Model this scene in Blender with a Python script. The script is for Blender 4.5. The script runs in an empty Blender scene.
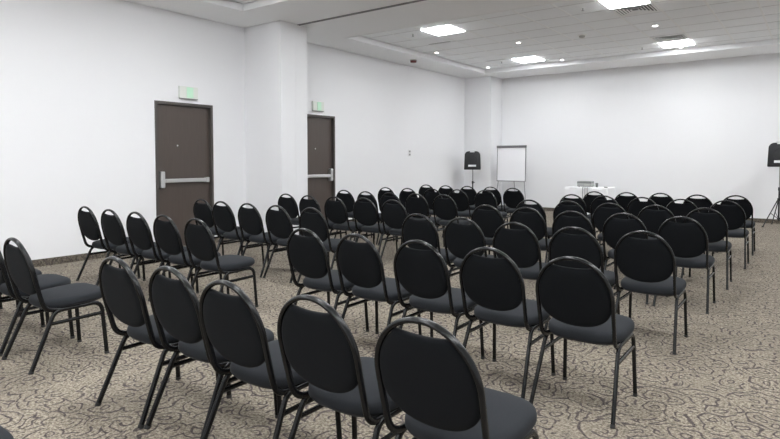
import bpy, bmesh, math, random
from mathutils import Vector, Matrix
random.seed(7)
C = bpy.context.scene.collection
PI = math.pi

# ------------------------------------------------------------------ materials
def mat(name, col=(.8, .8, .8), rough=.5, metal=0., **kw):
    m = bpy.data.materials.new(name); m.use_nodes = True
    b = m.node_tree.nodes['Principled BSDF']
    b.inputs['Base Color'].default_value = (*col, 1)
    b.inputs['Roughness'].default_value = rough
    b.inputs['Metallic'].default_value = metal
    for k, v in kw.items():
        b.inputs[k.replace('_', ' ')].default_value = v
    return m

class N:
    """tiny node-graph helper"""
    def __init__(s, m):
        s.t = m.node_tree; s.b = s.t.nodes['Principled BSDF']
    def new(s, kind, **props):
        n = s.t.nodes.new(kind)
        for k, v in props.items(): setattr(n, k, v)
        return n
    def link(s, a, b): s.t.links.new(a, b)
    def math(s, op, a, b=None, c=None):
        n = s.new('ShaderNodeMath', operation=op)
        for i, v in enumerate((a, b, c)):
            if v is None: continue
            if isinstance(v, (int, float)): n.inputs[i].default_value = v
            else: s.link(v, n.inputs[i])
        return n.outputs[0]
    def noise(s, co, scale, detail=2., rough=.5):
        n = s.new('ShaderNodeTexNoise'); s.link(co, n.inputs['Vector'])
        n.inputs['Scale'].default_value = scale; n.inputs['Detail'].default_value = detail
        n.inputs['Roughness'].default_value = rough
        return n
    def mix(s, f, a, b):
        n = s.new('ShaderNodeMix', data_type='RGBA')
        if isinstance(f, (int, float)): n.inputs[0].default_value = f
        else: s.link(f, n.inputs[0])
        for i, v in ((6, a), (7, b)):
            if isinstance(v, tuple): n.inputs[i].default_value = (*v, 1)
            else: s.link(v, n.inputs[i])
        return n.outputs[2]
    def ramp(s, v, a, b):
        n = s.new('ShaderNodeMapRange'); n.clamp = True
        n.interpolation_type = 'SMOOTHSTEP'
        s.link(v, n.inputs[0]); n.inputs[1].default_value = a; n.inputs[2].default_value = b
        return n.outputs[0]
    def bump(s, h, strength, dist):
        n = s.new('ShaderNodeBump'); n.inputs['Strength'].default_value = strength
        n.inputs['Distance'].default_value = dist
        s.link(h, n.inputs['Height']); s.link(n.outputs[0], s.b.inputs['Normal'])
    def co(s): return s.new('ShaderNodeTexCoord').outputs['Object']

def carpet_material(name='carpet', k=1.):
    m = mat(name, rough=.95); g = N(m); co = g.co()
    sep = g.new('ShaderNodeSeparateXYZ'); g.link(co, sep.inputs[0])
    cmb = g.new('ShaderNodeCombineXYZ')              # upright strips carry the pattern too
    g.link(g.math('ADD', sep.outputs[0], sep.outputs[2]), cmb.inputs[0])
    g.link(g.math('MULTIPLY_ADD', sep.outputs[2], .7, sep.outputs[1]), cmb.inputs[1])
    flat = cmb.outputs[0]
    warp = g.noise(flat, 7., 1.)
    sub = g.new('ShaderNodeVectorMath', operation='SUBTRACT'); g.link(warp.outputs['Color'], sub.inputs[0])
    sub.inputs[1].default_value = (.5, .5, .5)
    sc = g.new('ShaderNodeVectorMath', operation='SCALE'); g.link(sub.outputs[0], sc.inputs[0]); sc.inputs['Scale'].default_value = .12
    add = g.new('ShaderNodeVectorMath', operation='ADD'); g.link(flat, add.inputs[0]); g.link(sc.outputs[0], add.inputs[1])
    p = add.outputs[0]
    # scrolls: rings of even spacing round scattered points, two families that take turns, cut open here and there
    fam = []
    for scale, step, off in ((4.8, .245, .0), (6.2, .30, 7.3)):
        mp = g.new('ShaderNodeVectorMath', operation='ADD'); g.link(p, mp.inputs[0]); mp.inputs[1].default_value = (off, off * 1.7, 0)
        v = g.new('ShaderNodeTexVoronoi', feature='F1', voronoi_dimensions='2D'); g.link(mp.outputs[0], v.inputs['Vector'])
        v.inputs['Scale'].default_value = scale
        f = g.math('ABSOLUTE', g.math('SUBTRACT', g.math('FRACT', g.math('DIVIDE', v.outputs['Distance'], step)), .5))
        ln = g.math('SUBTRACT', 1., g.ramp(f, .08, .155))
        mk = g.noise(mp.outputs[0], 6., 0.)
        fam.append(g.math('MULTIPLY', ln, g.ramp(mk.outputs[0], .33, .38)))
    turn = g.noise(flat, 3., 0.)
    t_ = g.ramp(turn.outputs[0], .49, .51)
    lines = g.math('ADD', g.math('MULTIPLY', fam[0], t_), g.math('MULTIPLY', fam[1], g.math('SUBTRACT', 1., t_)))
    fleck = g.noise(co, 60., 3., .75)
    tone = g.noise(co, 1.3, 2.)
    base = g.mix(g.ramp(fleck.outputs[0], .34, .66), tuple(c * k for c in (.086, .073, .056)), tuple(c * k for c in (.40, .352, .284)))
    base = g.mix(g.math('MULTIPLY', g.ramp(tone.outputs[0], .3, .7), .35), base, tuple(c * k for c in (.20, .175, .141)))
    dark = g.mix(g.ramp(fleck.outputs[0], .35, .65), (.045, .036, .037), (.105, .088, .086))
    col = g.mix(g.math('MULTIPLY', lines, .95), base, dark)
    g.link(col, g.b.inputs['Base Color'])
    g.bump(fleck.outputs[0], .6, .006)
    g.b.inputs['Specular IOR Level'].default_value = .1
    return m

def paint_material(name, col, rough=.6, bump=.05):
    m = mat(name, col, rough); g = N(m); co = g.co()
    n = g.noise(co, 60., 3.); g.bump(n.outputs[0], bump, .004)
    big = g.noise(co, .8, 2.)
    g.link(g.mix(g.math('MULTIPLY', big.outputs[0], .06), col, tuple(c * .86 for c in col)), g.b.inputs['Base Color'])
    g.b.inputs['Specular IOR Level'].default_value = .25
    return m

def fabric_material(name, a, b, scale=520.):
    m = mat(name, a, .9); g = N(m); co = g.co()
    n = g.noise(co, scale, 2.); w = g.noise(co, 9., 2.)
    c = g.mix(n.outputs[0], a, b)
    g.link(c, g.b.inputs['Base Color'])
    g.bump(n.outputs[0], .25, .001)
    g.b.inputs['Sheen Weight'].default_value = .02
    g.b.inputs['Sheen Roughness'].default_value = .5
    g.b.inputs['Specular IOR Level'].default_value = .14
    return m

def wood_material():
    m = mat('dark_laminate', rough=.42); g = N(m); co = g.co()
    mp = g.new('ShaderNodeMapping'); g.link(co, mp.inputs[0]); mp.inputs['Scale'].default_value = (14, 14, .9)
    n = g.noise(mp.outputs[0], 3., 5., .6)
    g.link(g.mix(n.outputs[0], (.066, .050, .043), (.094, .074, .064)), g.b.inputs['Base Color'])
    return m

M = {}
M['carpet'] = carpet_material()
M['skirting'] = carpet_material('carpet_skirting', .55)  # same carpet, darkened: shade on the upright strips put into the colour
M['wall'] = paint_material('wall_paint', (.835, .838, .855))
M['soffit'] = paint_material('ceiling_paint', (.93, .935, .945), .7)
M['tile'] = paint_material('ceiling_tile', (.93, .945, .965), .85, .3)
M['bar'] = mat('ceiling_tee', (.90, .90, .90), .5)
M['vent_dark'] = mat('vent_interior', (.12, .12, .12), .8)
M['seam'] = mat('ceiling_seam', (.72, .72, .73), .6)
M['gap'] = mat('shadow_gap', (.22, .22, .22), .8)
M['wood'] = wood_material()
M['door_frame'] = mat('door_frame_paint', (.075, .066, .060), .35)
M['steel'] = mat('brushed_steel', (.62, .62, .62), .38, .75)
M['fab'] = fabric_material('seat_fabric', (.016, .0175, .0205), (.031, .034, .039))  # lighter copy of the chair fabric, light from above put into the colour
M['fabback'] = fabric_material('backrest_fabric', (.0032, .0038, .0048), (.0075, .0086, .0105))  # darker copy of the same fabric, shade on the backs put into the colour
M['tube'] = mat('black_steel_tube', (.0055, .006, .0068), .24, 0., Specular_IOR_Level=.36)
M['rubber'] = mat('black_rubber', (.02, .02, .02), .7)
M['plastic'] = mat('black_plastic', (.011, .012, .014), .45)
M['grille'] = mat('speaker_grille', (.016, .017, .020), .6)
M['label'] = mat('silver_label', (.75, .76, .78), .4)
M['white_board'] = mat('white_board', (.90, .90, .93), .25)
M['alu'] = mat('grey_aluminium', (.30, .30, .31), .4, .5)
M['darkalu'] = mat('dark_grey_clamp', (.16, .16, .17), .5)
M['cloth'] = fabric_material('white_cloth', (.82, .82, .84), (.88, .88, .90), 200.)
M['pgrey'] = mat('projector_grey', (.17, .18, .175), .5)
M['pwhite'] = mat('projector_white', (.42, .43, .41), .5)
M['lens'] = mat('lens_glass', (.02, .02, .03), .08)
M['plate'] = mat('switch_plate', (.80, .80, .80), .4)
M['slot'] = mat('switch_slot', (.25, .25, .26), .5)
M['signbody'] = mat('sign_body', (.74, .77, .72), .5)
M['signgreen'] = mat('sign_green', (.56, .80, .63), .4)
M['red'] = mat('alarm_red', (.13, .02, .02), .5)
M['vent'] = mat('vent_white', (.88, .88, .88), .5)
M['track'] = mat('track_dark', (.10, .10, .10), .6)
M['detector'] = mat('detector_grey', (.42, .42, .38), .6)
def emis(name, s, col=(1, .985, .96)):
    m = mat(name, (.9, .9, .9), .5)
    b = m.node_tree.nodes['Principled BSDF']
    b.inputs['Emission Color'].default_value = (*col, 1); b.inputs['Emission Strength'].default_value = s
    return m
M['panel'] = emis('light_diffuser', 26., (.965, .985, 1.))
M['spot'] = emis('downlight_lamp', 9., (1, .95, .88))
b_ = M['signgreen'].node_tree.nodes['Principled BSDF']
b_.inputs['Emission Color'].default_value = (.45, .9, .6, 1); b_.inputs['Emission Strength'].default_value = .06

# ------------------------------------------------------------------ mesh helpers
def box(bm, x0, x1, y0, y1, z0, z1, bev=0.):
    vs = [bm.verts.new((x, y, z)) for x in (x0, x1) for y in (y0, y1) for z in (z0, z1)]
    fs = []
    for q in ((0, 1, 3, 2), (4, 6, 7, 5), (0, 4, 5, 1), (2, 3, 7, 6), (0, 2, 6, 4), (1, 5, 7, 3)):
        fs.append(bm.faces.new([vs[i] for i in q]))
    if bev:
        es = list({e for f in fs for e in f.edges})
        bmesh.ops.bevel(bm, geom=es, offset=bev, segments=2, affect='EDGES', profile=.5)
    return bm

def B(*a): return box(bmesh.new(), *a)

def sweep(bm, pts, r, seg=10, r2=None, caps=True):
    """tube through a polyline; r across, r2 in the second direction"""
    r2 = r2 or r
    pts = [Vector(p) for p in pts]; n = len(pts)
    tan = []
    for i in range(n):
        a = pts[max(i - 1, 0)]; b = pts[min(i + 1, n - 1)]; tan.append((b - a).normalized())
    ref = Vector((1, 0, 0)) if abs(tan[0].x) < .8 else Vector((0, 1, 0))
    u = (ref - tan[0] * ref.dot(tan[0])).normalized()
    rings = []
    for i in range(n):
        u = (u - tan[i] * u.dot(tan[i])).normalized(); w = tan[i].cross(u)
        rings.append([bm.verts.new(pts[i] + u * (r * math.cos(2 * PI * k / seg)) + w * (r2 * math.sin(2 * PI * k / seg))) for k in range(seg)])
    for i in range(n - 1):
        for k in range(seg):
            bm.faces.new((rings[i][k], rings[i][(k + 1) % seg], rings[i + 1][(k + 1) % seg], rings[i + 1][k]))
    if caps:
        bm.faces.new(rings[0][::-1]); bm.faces.new(rings[-1])
    return bm

def lathe(bm, prof, cx=0, cy=0, cz=0, seg=20):
    """profile of (radius, z) turned about the z axis"""
    rings = []
    for r, z in prof:
        rings.append([bm.verts.new((cx + r * math.cos(2 * PI * k / seg), cy + r * math.sin(2 * PI * k / seg), cz + z)) for k in range(seg)])
    for a, b in zip(rings, rings[1:]):
        for k in range(seg):
            bm.faces.new((a[k], a[(k + 1) % seg], b[(k + 1) % seg], b[k]))
    bm.faces.new(rings[0][::-1]); bm.faces.new(rings[-1])
    return bm

def rings_mesh(bm, rings, cap0=True, cap1=True):
    vr = [[bm.verts.new(p) for p in r] for r in rings]
    n = len(vr[0])
    for a, b in zip(vr, vr[1:]):
        for k in range(n): bm.faces.new((a[k], a[(k + 1) % n], b[(k + 1) % n], b[k]))
    if cap0: bm.faces.new(vr[0][::-1])
    if cap1: bm.faces.new(vr[-1])
    return bm

def fillet(pts, r, seg=6):
    pts = [Vector(p) for p in pts]; out = [pts[0]]
    for a, b, c in zip(pts, pts[1:], pts[2:]):
        d1 = (a - b).normalized(); d2 = (c - b).normalized()
        ang = d1.angle(d2); t = r / math.tan(ang / 2)
        p1 = b + d1 * t; p2 = b + d2 * t
        for i in range(seg + 1):
            s = i / seg
            out.append(p1 * (1 - s) ** 2 + b * 2 * s * (1 - s) + p2 * s * s)
    out.append(pts[-1]); return out

def obj(name, bm, m, parent=None, smooth=False, kind=None):
    bmesh.ops.recalc_face_normals(bm, faces=bm.faces)
    me = bpy.data.meshes.new(name); bm.to_mesh(me); bm.free()
    me.materials.append(M[m] if isinstance(m, str) else m)
    if smooth:
        for f in me.polygons: f.use_smooth = True
        try: me.set_sharp_from_angle(angle=math.radians(50))
        except Exception: pass
    o = bpy.data.objects.new(name, me); C.objects.link(o)
    if parent: o.parent = parent
    if kind: o['kind'] = kind
    return o

def struct(name, bm, m, parent=None, smooth=False):
    return obj(name, bm, m, parent, smooth, None if parent else 'structure')

def tag(o, label, cat, group=None):
    o['label'] = label; o['category'] = cat
    if group: o['group'] = group
    return o

def thing(name, label, cat, loc=(0, 0, 0), rz=0., group=None):
    o = bpy.data.objects.new(name, None); o.empty_display_size = .1; C.objects.link(o)
    o.location = loc; o.rotation_euler = (0, 0, rz)
    return tag(o, label, cat, group)

def copy_tree(o, parent=None):
    c = o.copy(); C.objects.link(c)
    if parent: c.parent = parent
    for ch in list(o.children): copy_tree(ch, c)
    return c

# ------------------------------------------------------------------ room shell
XL, XR, YF, YB = -8.22, 3.40, -4.60, 15.20      # left wall, right wall, rear wall, far wall
HC, HT, DH = 3.744, 3.844, 2.325                # soffit, tile ceiling, door head
T = .20
D1 = (4.890, 5.945); D2 = (7.920, 8.985)        # door openings in the left wall
PY0, PY1, PX = 6.63, 7.24, -7.28               # pier between the doors
CY0, CX = 14.50, -7.385                         # pier in the far left corner
TX0, TX1 = -7.32, 2.45                          # ceiling trays
TR1 = (-3.70, 5.88); TR2 = (8.34, 14.00)

struct('floor', B(XL - T, XR + T, YF - T, YB + T, -.15, 0), 'carpet')
bm = bmesh.new()
for y0, y1 in ((YF - T, D1[0]), (D1[1], D2[0]), (D2[1], YB + T)): box(bm, XL - T, XL, y0, y1, 0, HC + .3)
for d in (D1, D2): box(bm, XL - T, XL, d[0], d[1], DH, HC + .3)
box(bm, XL, PX, PY0, PY1, 0, HC)                # pier
struct('wall_left', bm, 'wall')
bm = B(XL, XR, YB, YB + T, 0, HC + .3); box(bm, XL, CX, CY0, YB, 0, HC)
struct('wall_back', bm, 'wall')
struct('wall_right', B(XR, XR + T, YF - T, YB + T, 0, HC + .3), 'wall')
struct('wall_rear', B(XL, XR, YF - T, YF, 0, HC + .3), 'wall')

# ceiling: painted soffit with two trays
bm = bmesh.new()
for y0, y1 in ((YF, TR1[0]), (TR1[1], TR2[0]), (TR2[1], YB)): box(bm, XL, XR, y0, y1, HC, HC + .3)
for t in (TR1, TR2):
    box(bm, XL, TX0, t[0], t[1], HC, HC + .3); box(bm, TX1, XR, t[0], t[1], HC, HC + .3)
ceil = struct('ceiling', bm, 'soffit')
for nm, t in (('ceiling_tiles', TR1), ('ceiling_tiles', TR2)):
    g = .035
    struct(nm, B(TX0 + g, TX1 - g, t[0] + g, t[1] - g, HT, HT + .02), 'tile', ceil)
    struct('gap_strip', B(TX0, TX1, t[0], t[1], HT + .05, HT + .06), 'gap', ceil)
    bm = bmesh.new()
    x = -6.03 - .65
    while x < TX1 - .1:
        if x > TX0 + .1: box(bm, x - .016, x + .016, t[0] + g, t[1] - g, HT - .004, HT)
        x += .65
    struct('ceiling_grid', bm, 'bar', ceil)
    bm = bmesh.new()
    y = 9.64 - .65 * 21
    while y < t[1] - .1:
        if y > t[0] + .1: box(bm, TX0 + g, TX1 - g, y - .012, y + .012, HT - .0035, HT)
        y += .65
    struct('ceiling_grid', bm, 'seam', ceil)
# slim moulding around the lower edge of each tray
for k, t in enumerate((TR1, TR2)):
    bm = bmesh.new(); e = .018; z = HC - .006
    pts = [(TX0, t[0]), (TX1, t[0]), (TX1, t[1]), (TX0, t[1])]
    for (ax, ay), (bx_, by_) in zip(pts, pts[1:] + pts[:1]):
        box(bm, min(ax, bx_) - e, max(ax, bx_) + e, min(ay, by_) - e, max(ay, by_) + e, z, HC)
    struct('trim_%d' % (k + 1), bm, 'soffit')

# partition track across the ceiling and its landing channel on the pier
tr = thing('partition_track', 'thin dark partition track crossing the ceiling from the white pier', 'track', (-2, 7.04, HC - .012))
bm = bmesh.new(); box(bm, PX + 2, XR + 2, -.026, -.016, 0, .012); box(bm, PX + 2, XR + 2, .016, .026, 0, .012)
obj('rail_lip', bm, 'alu', tr)
obj('slot', B(PX + 2, XR + 2, -.016, .016, .006, .012), 'track', tr)
tag(obj('wall_channel', B(PX, PX + .004, 6.96, 7.10, 0.0, HC - .013, .001), 'wall'), 'shallow white vertical channel on the end of the pier', 'channel')

# baseboards: strips of the same carpet, coloured darker for the shade on them
bh, bt = .095, .012
bm = bmesh.new()
for y0, y1 in ((YF, D1[0]), (D1[1], PY0), (PY1, D2[0]), (D2[1], CY0)): box(bm, XL, XL + bt, y0, y1, 0, bh)
box(bm, XL, PX, PY0 - bt, PY0, 0, bh); box(bm, PX, PX + bt, PY0 - bt, 6.955, 0, bh); box(bm, PX, PX + bt, 7.105, PY1 + bt, 0, bh); box(bm, XL, PX, PY1, PY1 + bt, 0, bh)
struct('baseboard_left', bm, 'skirting')
bm = B(CX, XR, YB - bt, YB, 0, bh); box(bm, XL, CX + bt, CY0 - bt, CY0, 0, bh); box(bm, CX, CX + bt, CY0, YB, 0, bh)
struct('baseboard_back', bm, 'skirting')

# ------------------------------------------------------------------ doors
def door(n, d, bar_at_start):
    y0, y1 = d
    root = bpy.data.objects.new('door_%d' % n, None); C.objects.link(root); root.location = (XL, y0, 0); root['kind'] = 'structure'
    root.empty_display_size = .1
    w = y1 - y0; fw = .045
    bm = bmesh.new()
    box(bm, -.15, .010, .001, fw, 0, DH - .001); box(bm, -.15, .010, w - fw, w - .001, 0, DH - .001); box(bm, -.15, .010, fw, w - fw, DH - fw, DH - .001)
    # rebate stop behind the frame face
    box(bm, -.15, -.095, fw, fw + .014, 0, DH - fw); box(bm, -.15, -.095, w - fw - .014, w - fw, 0, DH - fw); box(bm, -.15, -.095, fw + .014, w - fw - .014, DH - fw - .014, DH - fw)
    obj('door_frame', bm, 'door_frame', root)
    obj('door_leaf', B(-.095, -.050, fw + .003, w - fw - .003, .008, DH - fw - .004), 'wood', root)
    x0 = -.050
    pb = obj('panic_bar', B(x0 + .030, x0 + .066, fw + .07, w - fw - .05, 1.045, 1.108, .008), 'steel', root)
    s = fw + .03 if bar_at_start else w - fw - .105
    obj('latch_case', B(x0, x0 + .078, s, s + .075, .965, 1.225, .012), 'steel', pb)
    e = w - fw - .11 if bar_at_start else fw + .045
    obj('end_bracket', B(x0, x0 + .070, e, e + .065, 1.035, 1.118, .006), 'steel', pb)
    m_ = fw + .07 + (w - .2) * .55
    obj('push_pad', B(x0 + .064, x0 + .072, fw + .12, m_, 1.052, 1.101, .003), 'steel', pb)
    hy = w - fw - .003 if bar_at_start else fw + .003
    for z in (.28, 1.15, 2.02):
        bm = bmesh.new(); lathe(bm, ((.008, 0), (.008, .10)), x0 + .004, hy, z); obj('hinge', bm, 'door_frame', root)
    bm = bmesh.new(); lathe(bm, ((.013, 0), (.013, .004), (.006, .005)), 0, 0, 0, 14)
    bmesh.ops.rotate(bm, verts=bm.verts, matrix=Matrix.Rotation(PI / 2, 3, 'Y')); bmesh.ops.translate(bm, verts=bm.verts, vec=(x0, .417 if bar_at_start else w / 2, 1.636))
    obj('peephole', bm, 'steel', root)
door(1, D1, True); door(2, D2, False)

def exit_sign(y0, y1, z0, z1, label):
    r = thing('exit_sign', label, 'sign', (XL, (y0 + y1) / 2, z0), 0, 'green signs above the doors')
    w = (y1 - y0) / 2; h = z1 - z0
    obj('housing', B(0, .045, -w, w, 0, h, .006), 'signbody', r)
    obj('face', B(.045, .050, -w * .26, w * .44, h * .06, h * .94), 'signgreen', r)
    obj('base_strip', B(.006, .047, -w * .96, w * .96, -.008, 0), 'alu', r)
exit_sign(5.302, 5.640, 2.395, 2.588, 'pale green sign above the nearer brown door, left of the pier')
exit_sign(8.300, 8.620, 2.400, 2.592, 'pale green sign above the farther brown door, behind the pier')

sw = thing('wall_switch', 'small white switch plate with two grey keys on the left wall', 'switch', (XL, 11.74, 1.50))
obj('plate', B(0, .008, -.045, .045, 0, .16, .003), 'plate', sw)
for z in (.018, .096): obj('key', B(.008, .014, -.026, .026, z, z + .046, .002), 'slot', sw)

# ------------------------------------------------------------------ ceiling fittings
def ceiling_light(x0, y0, label, hidden=False):
    r = thing('ceiling_light', label, 'ceiling light', (x0 + .31, y0 + .31, HT - .012), 0, 'square light panels in the ceiling')
    s = .31; bm = bmesh.new()
    for a in ((-s, s, -s, -s + .018), (-s, s, s - .018, s), (-s, -s + .018, -s + .018, s - .018), (s - .018, s, -s + .018, s - .018)):
        box(bm, *a, 0, .012)
    obj('frame', bm, 'bar', r)
    obj('diffuser', B(-s + .018, s - .018, -s + .018, s - .018, -.012, .010, .003), 'panel', r)
    return r
PXS = ((-6.02, 'left'), (-2.77, 'middle'), (.48, 'right'))
for y, lab in ((8.88, 'nearer'), (12.80, 'farther')):
    for x, side in PXS:
        yy = y + (.05 if side == 'left' or lab == 'nearer' else .12)
        ceiling_light(x, yy, {('left', 'nearer'): 'bright square ceiling panel, nearer of the two on the left side of the tray',
                             ('left', 'farther'): 'bright square ceiling panel near the far left corner of the tray',
                             ('middle', 'nearer'): 'bright square ceiling panel cut by the top edge, beside a slatted vent',
                             ('middle', 'farther'): 'bright square ceiling panel near the far wall, beside a slatted vent',
                             ('right', 'nearer'): 'bright square ceiling panel on the right side, out of the picture, near row',
                             ('right', 'farther'): 'bright square ceiling panel on the right side, out of the picture, far row'}[(side, lab)])
for y, lab in ((4.55, 'beside the partition track'), (1.95, 'above the nearest chairs'), (-.65, 'above the aisle mouth'), (-3.25, 'at the rear end of the room')):  # unseen near-bay panels, rows added closer together to brighten the room
    for x, side in PXS:
        ceiling_light(x, y, 'square ceiling panel of the near bay, %s, %s' % (side, lab))

def ceiling_vent(x0, y0, label):
    r = thing('ceiling_vent', label, 'vent', (x0 + .31, y0 + .31, HT - .014), 0, 'square four way air vents in the ceiling')
    bm = bmesh.new(); s = .31
    for a in ((-s, s, -s, -s + .03), (-s, s, s - .03, s), (-s, -s + .03, -s + .03, s - .03), (s - .03, s, -s + .03, s - .03)):
        box(bm, *a, 0, .014)
    obj('frame', bm, 'vent', r)
    obj('backing', B(-s + .03, s - .03, -s + .03, s - .03, .010, .013), 'vent_dark', r)
    # slats in four triangular fields: nested tilted squares
    k = .262
    while k > .03:
        for a in range(4):
            m_ = Matrix.Rotation(a * PI / 2, 3, 'Z')
            bmq = bmesh.new()
            o_, i_ = k, k - .024
            pts = [(-o_, -o_, .001), (o_, -o_, .001), (i_, -i_, .009), (-i_, -i_, .009)]
            lo = [bmq.verts.new(m_ @ Vector(p)) for p in pts]; hi = [bmq.verts.new(m_ @ (Vector(p) + Vector((0, 0, .0012)))) for p in pts]
            bmq.faces.new(lo[::-1]); bmq.faces.new(hi)
            for q in range(4): bmq.faces.new((lo[q], lo[(q + 1) % 4], hi[(q + 1) % 4], hi[q]))
            obj('slat', bmq, 'vent', r)
        k -= .048
    return r
ceiling_vent(-2.77, 8.93 + .64, 'slatted square air vent beside the light panel cut by the top edge')
ceiling_vent(-2.77, 12.92 - .64, 'slatted square air vent beside the far middle light panel')

def air_slot(x0, y0, y1, label):
    r = thing('air_slot', label, 'vent', (x0, y0, HT - .010), 0, 'flat air grilles near the left light panels')
    obj('frame', B(0, .60, 0, y1 - y0, 0, .010, .003), 'tile', r)
    bm = bmesh.new(); box(bm, .04, .56, (y1 - y0) - .045, (y1 - y0) - .020, -.003, .0); obj('slot', bm, 'gap', r)
air_slot(-6.68, 9.62, 10.22, 'flat pale air grille beside the nearer left light panel')
air_slot(-6.68, 12.16, 12.78, 'flat pale air grille beside the far left corner light panel')

def downlight(x, y, label):
    r = thing('downlight', label, 'downlight', (x, y, HT - .006), 0, 'small round downlights in the tile ceiling')
    bm = bmesh.new(); rings = []
    prof = [(.075, .006), (.075, .002), (.070, 0), (.044, 0), (.042, .005)]
    for rr, z in prof: rings.append([(rr * math.cos(2 * PI * k / 20), rr * math.sin(2 * PI * k / 20), z) for k in range(20)])
    rings_mesh(bm, rings, False, False); obj('trim_ring', bm, 'bar', r, True)
    bm = bmesh.new(); lathe(bm, ((.042, .002), (.042, .005))); obj('lamp', bm, 'spot', r)
for x, y, l in ((-7.03, 11.11, 'small round downlight by the left tray edge above the dark red detector'), (-5.08, 11.19, 'small round downlight in mid ceiling left of the grey detector'),
             (-7.06, 13.69, 'small round downlight tucked into the far left tray corner'), (-5.09, 13.75, 'small round downlight at the far tray edge right of the corner panel'),
             (-2.46, 11.29, 'small round downlight between the two slatted vents'), (-2.48, 13.78, 'small round downlight at the far tray edge below the right panel')):
    downlight(x, y, l)

sd = thing('smoke_detector', 'small grey round smoke detector in the middle of the tile ceiling', 'detector', (-3.78, 11.26, HT - .055))
bm = bmesh.new(); lathe(bm, ((.085, .055), (.085, .042), (.070, .036))[::-1]); obj('base', bm, 'vent', sd, True)
bm = bmesh.new(); lathe(bm, ((.030, 0), (.052, .008), (.058, .036))); obj('sensor_head', bm, 'detector', sd, True)
rd = thing('fire_alarm', 'dark red round alarm unit on the white soffit above the left wall', 'alarm', (-7.67, 11.11, HC - .065))
bm = bmesh.new(); lathe(bm, ((.075, .045), (.080, .050), (.080, .065))); obj('base', bm, 'detector', rd, True)
bm = bmesh.new(); lathe(bm, ((.045, 0), (.072, .008), (.075, .045))); obj('lens', bm, 'red', rd, True)
for x, y, l in ((-3.11, 9.29, 'tiny sprinkler head left of the panel cut by the top edge'), (-6.37, 13.07, 'tiny sprinkler head left of the far corner panel'),
             (-6.37, 9.21, 'tiny sprinkler head left of the nearer left panel'), (-3.15, 13.29, 'tiny sprinkler head left of the far middle panel')):
    r = thing('sprinkler', l, 'sprinkler', (x, y, HT - .045), 0, 'sprinkler heads in the tile ceiling')
    bm = bmesh.new(); lathe(bm, ((.030, .041), (.034, .045))); obj('escutcheon', bm, 'vent', r, True)
    bm = bmesh.new(); lathe(bm, ((.022, 0), (.022, .003), (.008, .006), (.010, .041))); obj('spray_head', bm, 'alu', r, True)

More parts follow.
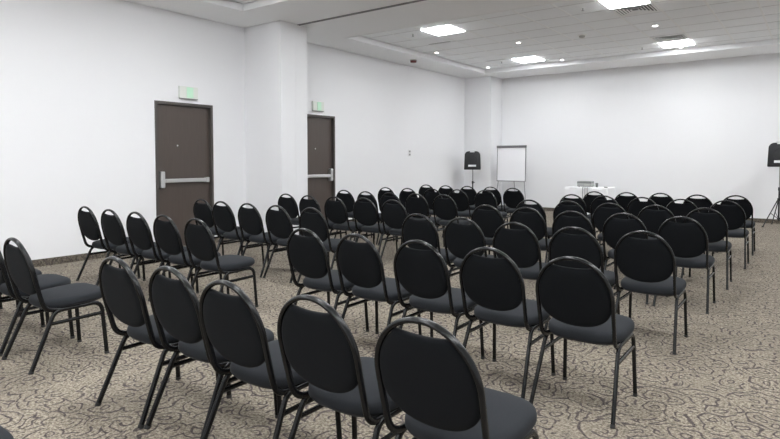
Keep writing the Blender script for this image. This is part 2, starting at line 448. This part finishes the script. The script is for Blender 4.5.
# ------------------------------------------------------------------ the chair
H = .885; RT = .0115
def back_y(z): return .108 * (max(0., (H - z)) / (H - .40)) ** 1.2     # lean of the back
def make_chair():
    root = bpy.data.objects.new('banquet_chair', None); C.objects.link(root); root.empty_display_size = .1
    # seat cushion
    def outline(k, z, front=0.):
        out = []; n = 44
        cy, hy, hx = .337, .215, .224
        for i in range(n):
            a = 2 * PI * i / n; c, s = math.cos(a), math.sin(a)
            e = .52 if s > 0 else .66
            x = hx * math.copysign(abs(c) ** e, c); y = hy * math.copysign(abs(s) ** e, s)
            out.append((x * k, cy + y * k, z + .012 * (y * k / hy)))
        return out
    bm = bmesh.new()
    rings_mesh(bm, [outline(.93, .402), outline(.975, .406), outline(1., .416), outline(1.0, .434), outline(.985, .447), outline(.94, .457), outline(.84, .4635), outline(.6, .469), outline(.3, .471), outline(.06, .472)])
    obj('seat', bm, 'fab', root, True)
    bm = bmesh.new(); rings_mesh(bm, [outline(.90, .392), outline(.93, .3945), outline(.93, .4022)]); obj('seat_base', bm, 'plastic', root)
    # backrest pad
    hwm, zs, zt = .204, .655, .871
    pts = []
    n = 22
    for i in range(n + 1):                       # top edge, right to left, dipping a little
        x = .112 - .224 * i / n
        pts.append((x, .819 + .010 * (abs(x) / .112) ** 2))
    for i in range(1, 9):                        # left shoulder follows the arch
        t0 = math.acos(-.112 / .199); t = t0 + (PI - t0) * i / 8
        pts.append((.199 * math.cos(t), zs + .206 * math.sin(t)))
    for i in range(1, 27):
        a = PI + PI * i / 26
        c, s = math.cos(a), math.sin(a)
        pts.append((.199 * math.copysign(abs(c) ** .92, c), .628 + .145 * math.copysign(abs(s) ** .86, s)))
    for i in range(0, 8):
        t1 = math.acos(.112 / .199); t = t1 * i / 8
        pts.append((.199 * math.cos(t), zs + .206 * math.sin(t)))
    q = []
    for p in pts:
        if not q or math.hypot(p[0] - q[-1][0], p[1] - q[-1][1]) > .004: q.append(p)
    pts = q
    czp = .66
    def ring(k, off):
        out = []
        for x, z in pts:
            zz = czp + (z - czp) * k; out.append((x * k, back_y(zz) + off, zz))
        return out
    bm = bmesh.new()
    rings_mesh(bm, [ring(.05, -.0150), ring(.4, -.0150), ring(.75, -.0145), ring(.90, -.0125), ring(.965, -.0085), ring(.995, -.002), ring(1., .006),
                    ring(.995, .014), ring(.96, .024), ring(.88, .031), ring(.7, .036), ring(.4, .039), ring(.05, .040)])
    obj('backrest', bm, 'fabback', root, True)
    # back frame: one bent tube
    side = lambda s: [(s * .186, .300, .388), (s * .194, .240, .386), (s * .200, .185, .386)]
    def half(s):
        p = [Vector(v) for v in side(s)]
        c = []
        z = .386; y0 = back_y(.43)
        for i in range(1, 8):                    # the hook at the bottom
            t = i / 7; a = Vector((s * .200, .185, .386)); b = Vector((s * .203, back_y(.40) + .004, .386)); d = Vector((s * .205, back_y(.455), .455))
            p.append(a * (1 - t) ** 2 + b * 2 * t * (1 - t) + d * t * t)
        for i in range(1, 8):
            zz = .455 + (zs - .455) * i / 7
            p.append(Vector((s * (.205 + (.2080 - .205) * i / 7), back_y(zz), zz)))
        for i in range(1, 15):
            a = PI / 2 * i / 15; zz = zs + (zt + .003 - zs) * math.sin(a)
            p.append(Vector((s * .2080 * math.cos(a), back_y(zz), zz)))
        return p
    path = half(-1) + [Vector((0, back_y(zt + .003), zt + .003))] + half(1)[::-1]
    bm = bmesh.new(); sweep(bm, path, .0108, 12, .0155); obj('back_frame', bm, 'tube', root, True)
    # two side frames: rear leg, rail under the seat, front leg, stretcher
    for s in (-1, 1):
        foot_r = (s * .228, .005, 0); top_r = (s * .205, .172, .381); top_f = (s * .203, .487, .388); foot_f = (s * .214, .513, 0)
        f = fillet([foot_r, top_r, top_f, foot_f], .075, 8)
        pr, mid, pf = f[:2], f[1:-1], f[-2:]
        up = (Vector(pr[1]) - Vector(pr[0])).normalized() * .012
        bm = bmesh.new(); sweep(bm, [Vector(foot_r) + up] + [pr[1]], .0115, 12, .0150); l = obj('leg', bm, 'tube', root, True)
        bm = bmesh.new(); sweep(bm, [Vector(foot_r), Vector(foot_r) + up * 1.6], .0130, 12, .0165); obj('foot_cap', bm, 'rubber', l, True)
        up = (Vector(pf[0]) - Vector(pf[1])).normalized() * .012
        bm = bmesh.new(); sweep(bm, [Vector(foot_f) + up] + [pf[0]], .0115, 12, .0150); l = obj('leg', bm, 'tube', root, True)
        bm = bmesh.new(); sweep(bm, [Vector(foot_f), Vector(foot_f) + up * 1.6], .0130, 12, .0165); obj('foot_cap', bm, 'rubber', l, True)
        bm = bmesh.new(); sweep(bm, mid, .0115, 12, .0150); obj('side_rail', bm, 'tube', root, True)
        zr = .298; a = Vector(foot_r).lerp(Vector(top_r), zr / .381); b = Vector(foot_f).lerp(Vector(top_f), (zr + .006) / .388)
        bm = bmesh.new(); sweep(bm, [a, b], .0095, 10, .0125); obj('stretcher', bm, 'tube', root, True)
    bm = bmesh.new(); sweep(bm, [(-.20, .235, .386), (.20, .235, .386)], .009, 8); sweep(bm, [(-.20, .440, .388), (.20, .440, .388)], .009, 8)
    obj('cross_bar', bm, 'tube', root, True)
    return root

RIGHT = {
 1: [(-1.045, 1.553), (-1.562, 1.558), (-2.055, 1.531), (-2.552, 1.571), (-3.040, 1.556)],
 2: [(-1.062, 3.045), (-1.578, 3.074), (-2.088, 3.072), (-2.624, 3.077), (-3.147, 3.080)],
 3: [(-1.036, 4.490), (-1.533, 4.432), (-2.046, 4.456), (-2.596, 4.545), (-3.132, 4.609)],
 4: [(-1.016, 5.859), (-1.540, 5.897), (-2.038, 5.824), (-2.606, 5.990), (-3.115, 6.011)],
 5: [(-0.998, 7.093), (-1.522, 7.187), (-2.042, 7.185), (-2.586, 7.270), (-3.062, 7.128)],
 6: [(-0.965, 8.573), (-1.479, 8.499), (-1.997, 8.596), (-2.521, 8.596), (-3.024, 8.643)],
 7: [(-0.988, 9.873), (-1.471, 9.701), (-2.022, 9.867), (-2.507, 9.745), (-3.002, 9.672)]}
LEFT = {
 1: [(-4.332, 1.530), (-4.890, 1.540), (-5.410, 1.535), (-5.930, 1.545)],
 2: [(-4.480, 3.042), (-5.012, 3.049), (-5.529, 3.055), (-6.039, 3.046), (-6.639, 3.076)],
 3: [(-4.480, 4.501), (-5.030, 4.487), (-5.543, 4.487), (-6.077, 4.499), (-6.652, 4.606)],
 4: [(-4.508, 6.046), (-5.051, 6.102), (-5.558, 6.046), (-6.061, 6.030), (-6.637, 6.125)],
 5: [(-4.565, 7.421), (-5.053, 7.381), (-5.546, 7.350), (-6.068, 7.382), (-6.653, 7.498)],
 6: [(-4.663, 8.942), (-5.153, 8.841), (-5.658, 8.796), (-6.146, 8.711), (-6.663, 8.712)],
 7: [(-4.610, 9.972), (-5.159, 10.136), (-5.674, 10.132), (-6.158, 10.091), (-6.697, 10.180)]}
ROW = {1: 'nearest', 2: 'second', 3: 'third', 4: 'fourth', 5: 'fifth', 6: 'sixth', 7: 'farthest'}
SEAT_R = ['at the right end', 'second from the right', 'middle', 'second from the aisle', 'on the aisle end']
SEAT_L = ['on the aisle end', 'second from the aisle', 'middle', 'second from the wall', 'at the wall end']
chair0 = make_chair(); first = True
def place(x, y, rz, label, group):
    global first
    o = chair0 if first else copy_tree(chair0)
    first = False
    o.location = (x, y, 0); o.rotation_euler = (0, 0, rz)
    tag(o, label, 'chair', group)
def seat_label(row, seat, block):
    r = ROW[row]; rr = '%s row' % r if row in (1, 7) else '%s nearest row' % r
    return 'black padded chair, %s, %s of the %s block' % (seat, rr, block)
for row, cs in RIGHT.items():
    for i, (x, y) in enumerate(cs):
        place(x, y, random.uniform(-.012, .012), seat_label(row, SEAT_R[i], 'right'), 'black padded chairs of the right block')
for row, cs in LEFT.items():
    for i, (x, y) in enumerate(cs):
        s = SEAT_L[i]
        if row == 1 and i == 3: s = 'fourth from the aisle'
        if row == 1 and i == 2: s = 'third from the aisle'
        place(x, y, random.uniform(-.012, .012), seat_label(row, s, 'left'), 'black padded chairs of the left block')
place(-2.305, .215, 0, 'dark chair seat just showing in the bottom left corner of the photo', 'black padded chairs of the right block')

# ------------------------------------------------------------------ flip chart
fc = thing('flip_chart', 'white flip chart easel with grey top clamp by the far wall', 'flip chart', (-6.725, 14.42, 0))
tilt = lambda z: (z - .83) * .02
def slab(bm, x0, x1, z0, z1, y0, y1):
    vs = []
    for x in (x0, x1):
        for z in (z0, z1):
            for y in (y0, y1): vs.append(bm.verts.new((x, y + tilt(z), z)))
    for q in ((0, 1, 3, 2), (4, 6, 7, 5), (0, 4, 5, 1), (2, 3, 7, 6), (0, 2, 6, 4), (1, 5, 7, 3)): bm.faces.new([vs[i] for i in q])
    return bm
obj('board', slab(bmesh.new(), -.405, .405, .845, 1.77, 0, .016), 'white_board', fc)
bm = bmesh.new()
slab(bm, -.425, -.405, .825, 1.79, -.004, .02); slab(bm, .405, .425, .825, 1.79, -.004, .02); slab(bm, -.405, .405, .825, .845, -.004, .02)
obj('board_frame', bm, 'alu', fc)
obj('paper_clamp', slab(bmesh.new(), -.43, .43, 1.735, 1.80, -.018, .022), 'darkalu', fc)
obj('pen_tray', slab(bmesh.new(), -.40, .40, .818, .832, -.045, 0), 'alu', fc)
for s in (-1, 1):
    bm = bmesh.new(); sweep(bm, [(s * .37, .030, .95), (s * .395, .0, .70), (s * .49, -.07, 0)], .011, 8); obj('leg', bm, 'alu', fc, True)
bm = bmesh.new(); sweep(bm, [(0, .06, 1.5), (0, .20, .83), (0, .40, 0)], .011, 8); obj('leg', bm, 'alu', fc, True)
bm = bmesh.new(); sweep(bm, [(-.37, .040, .95), (.37, .040, .95)], .009, 8); obj('crossbar', bm, 'alu', fc, True)

# ------------------------------------------------------------------ loudspeakers on stands
def speaker(x, y, z, rz, label):
    r = thing('loudspeaker', label, 'loudspeaker', (x, y, z), rz, 'loudspeakers on stands at the far wall')
    w, h, dp = .225, .505, .30
    def outl(k, yy, kh=1.):
        o = []
        def arc(cx, cz, rad, a0, a1, n=7):
            for i in range(n + 1):
                a = a0 + (a1 - a0) * i / n; o.append((cx + rad * math.cos(a), cz + rad * math.sin(a)))
        wt = w * .93
        arc(wt - .11, h - .11, .11, 0, PI / 2); arc(-wt + .11, h - .11, .11, PI / 2, PI)
        arc(-w + .02, .02, .02, PI, 1.5 * PI, 3); arc(w - .02, .02, .02, -PI / 2, 0, 3)
        return [(px * k, yy, h / 2 + (pz - h / 2) * kh) for px, pz in o]
    bm = bmesh.new()
    rings_mesh(bm, [outl(.955, -dp / 2 - .012, .96), outl(.99, -dp / 2 - .004, .99), outl(1, -dp / 2 + .01), outl(.98, 0), outl(.72, dp / 2 - .02, .92), outl(.66, dp / 2, .88)])
    c = obj('cabinet', bm, 'plastic', r, True)
    bm = bmesh.new(); rings_mesh(bm, [outl(.86, -dp / 2 - .020, .86), outl(.90, -dp / 2 - .012, .90)]); obj('grille', bm, 'grille', r, True)
    obj('top_grip', B(-.06, .06, -dp / 2 - .016, -dp / 2 + .02, h - .030, h - .004, .003), 'label', r)
    obj('badge', B(-.105, .105, -dp / 2 - .024, -dp / 2 - .018, .085, .135, .002), 'label', r)
    bm = bmesh.new(); sweep(bm, fillet([(-.085, -.06, h - .01), (-.075, -.06, h + .028), (.075, -.06, h + .028), (.085, -.06, h - .01)], .016, 4), .012, 8); obj('handle', bm, 'label', r, True)
    bm = bmesh.new(); rings = []
    for rr, yy in ((.13, -dp / 2 - .0195), (.13, -dp / 2 - .023), (.118, -dp / 2 - .023), (.112, -dp / 2 - .0205)):
        rings.append([(rr * math.cos(2 * PI * k / 28), yy, .265 + rr * math.sin(2 * PI * k / 28) * .95) for k in range(28)])
    rings_mesh(bm, rings, False, False); obj('woofer_ring', bm, 'plastic', r, True)
    return r
def stand(x, y, z, rz, label):
    r = thing('speaker_stand', label, 'speaker stand', (x, y, 0), rz, 'tripod stands under the loudspeakers')
    bm = bmesh.new(); sweep(bm, [(0, 0, .12), (0, 0, .80)], .0175, 12); obj('outer_tube', bm, 'plastic', r, True)
    bm = bmesh.new(); sweep(bm, [(0, 0, .78), (0, 0, z)], .0135, 12); obj('pole', bm, 'alu', r, True)
    bm = bmesh.new(); lathe(bm, ((.026, .76), (.026, .82), (.020, .83))); obj('collar', bm, 'plastic', r, True)
    bm = bmesh.new(); sweep(bm, [(.02, 0, .79), (.055, 0, .79)], .010, 8); obj('knob', bm, 'plastic', r, True)
    bm = bmesh.new(); lathe(bm, ((.034, .55), (.034, .60))); obj('hub', bm, 'plastic', r, True)
    bm = bmesh.new(); lathe(bm, ((.028, .15), (.028, .19))); obj('slider', bm, 'plastic', r, True)
    for k in range(3):
        a = PI / 2 + 2 * PI * k / 3; c, s = math.cos(a), math.sin(a)
        bm = bmesh.new(); sweep(bm, [(c * .03, s * .03, .575), (c * .40, s * .40, .012)], .0105, 8); l = obj('leg', bm, 'plastic', r, True)
        bm = bmesh.new(); sweep(bm, [(c * .385, s * .385, .012), (c * .42, s * .42, .012)], .012, 8); obj('foot_cap', bm, 'rubber', l, True)
        bm = bmesh.new(); sweep(bm, [(c * .025, s * .025, .17), (c * .215, s * .215, .293)], .007, 6); obj('brace', bm, 'plastic', r, True)
stand(-7.63, 13.93, 1.14, .5, 'thin tripod stand in front of the far left corner pier')
speaker(-7.63, 13.93, 1.14, .40, 'black loudspeaker on a stand left of the flip chart')
stand(-.672, 14.55, 1.262, .35, 'thin tripod stand by the far wall at the right edge')
speaker(-.672, 14.55, 1.262, .03, 'black loudspeaker on a stand at the right edge')

# ------------------------------------------------------------------ table with projector
tb = thing('side_table', 'table under a white cloth by the far wall', 'table', (-4.52, 14.20, 0))
obj('table_top', B(-.50, .50, -.29, .29, .705, .735, .004), 'plate', tb)
for sx in (-1, 1):
    for sy in (-1, 1):
        bm = bmesh.new(); sweep(bm, [(sx * .45, sy * .25, 0), (sx * .45, sy * .25, .705)], .014, 8); obj('leg', bm, 'alu', tb, True)
bm = bmesh.new()
def skirt(z, k, ext):
    out = []; n = 120
    per = [(-.515, -.305), (.515, -.305), (.515, .305), (-.515, .305)]
    L_ = [1.03, .61, 1.03, .61]; tot = sum(L_)
    for i in range(n):
        d = tot * i / n; e = 0
        while d > L_[e]: d -= L_[e]; e += 1
        a, b = Vector(per[e]), Vector(per[(e + 1) % 4]); p = a.lerp(b, d / L_[e]); t = (b - a).normalized(); nrm = Vector((t.y, -t.x))
        wv = k * (math.sin(i * 1.05) * .6 + math.sin(i * .43 + 1) * .6)
        q = p + nrm * (wv + ext)
        out.append((q.x, q.y, z))
    return out
rings_mesh(bm, [skirt(.006, .020, .020), skirt(.25, .017, .016), skirt(.5, .011, .010), skirt(.68, .004, .003), skirt(.735, .0, .0), skirt(.741, 0, -.008)], False, True)
clo = obj('tablecloth', bm, 'cloth', None, True); clo.location = (-4.52, 14.20, 0)
tag(clo, 'white cloth draped to the floor over the side table', 'tablecloth')

pj = thing('projector', 'small grey projector lying on the white table', 'projector', (-4.62, 14.18, .7415))
obj('body', B(-.17, .17, -.13, .13, .012, .095, .012), 'pwhite', pj)
obj('top_cover', B(-.172, .172, -.132, .132, .085, .140, .014), 'pgrey', pj)
bm = bmesh.new(); lathe(bm, ((.036, 0), (.040, .004), (.040, .03)), 0, 0, 0, 20); bmesh.ops.rotate(bm, verts=bm.verts, matrix=Matrix.Rotation(-PI / 2, 3, 'X')); bmesh.ops.translate(bm, verts=bm.verts, vec=(.09, .152 - .035, .062)); obj('lens', bm, 'lens', pj, True)
for x in (-.13, -.105, -.08, -.055, -.03, -.005): obj('vent_slot', B(x, x + .012, -.1325, -.1295, .030, .072), 'slot', pj)
for sx in (-.13, .13):
    for sy in (-.09, .09): bm = bmesh.new(); lathe(bm, ((.012, 0), (.012, .013)), sx, sy, 0, 10); obj('foot', bm, 'rubber', pj)
cp = thing('cup', 'small grey cup standing right of the projector', 'cup', (-4.335, 14.15, .7415))
bm = bmesh.new(); lathe(bm, ((.026, 0), (.036, .10), (.037, .105), (.033, .105), (.032, .098), (.024, .006)), seg=18); obj('body', bm, 'pgrey', cp, True)
rm = tag(obj('remote_control', B(-.025, .025, -.07, .07, 0, .018, .006), 'plastic'), 'small dark remote control on the right end of the white table', 'remote control')
rm.location = (-4.10, 14.06, .7415); rm.rotation_euler = (0, 0, .6)
for k, (dx, dz) in enumerate(((-.055, .40), (0., .34), (.05, .45))):
    x = .105 + dx; bm = bmesh.new()
    sweep(bm, fillet([(x, -.11, .030), (x, -.14, .0125), (x, -.362, .0125), (x + .006 * k, -.375, dz - .7415)], .02, 5), .009, 8)
    obj('cable', bm, 'alu', pj, True)

# ------------------------------------------------------------------ light, camera
w = bpy.data.worlds.new('World'); bpy.context.scene.world = w; w.use_nodes = True
w.node_tree.nodes['Background'].inputs[0].default_value = (.8, .85, .9, 1); w.node_tree.nodes['Background'].inputs[1].default_value = .3

cam = bpy.data.cameras.new('Camera'); co = bpy.data.objects.new('Camera', cam); C.objects.link(co)
cam.sensor_width = 36; cam.lens = 571.53 / 780 * 36; cam.shift_y = -.04514; cam.clip_start = .05
co.location = (0, 0, 1.4055)
co.rotation_euler = (math.radians(90 - 2.435), 0, math.radians(36.951))
sc = bpy.context.scene; sc.camera = co
vs = sc.view_settings; vs.view_transform = 'Standard'; vs.look = 'None'; vs.gamma = 1; vs.use_curve_mapping = False; vs.exposure = 1.06
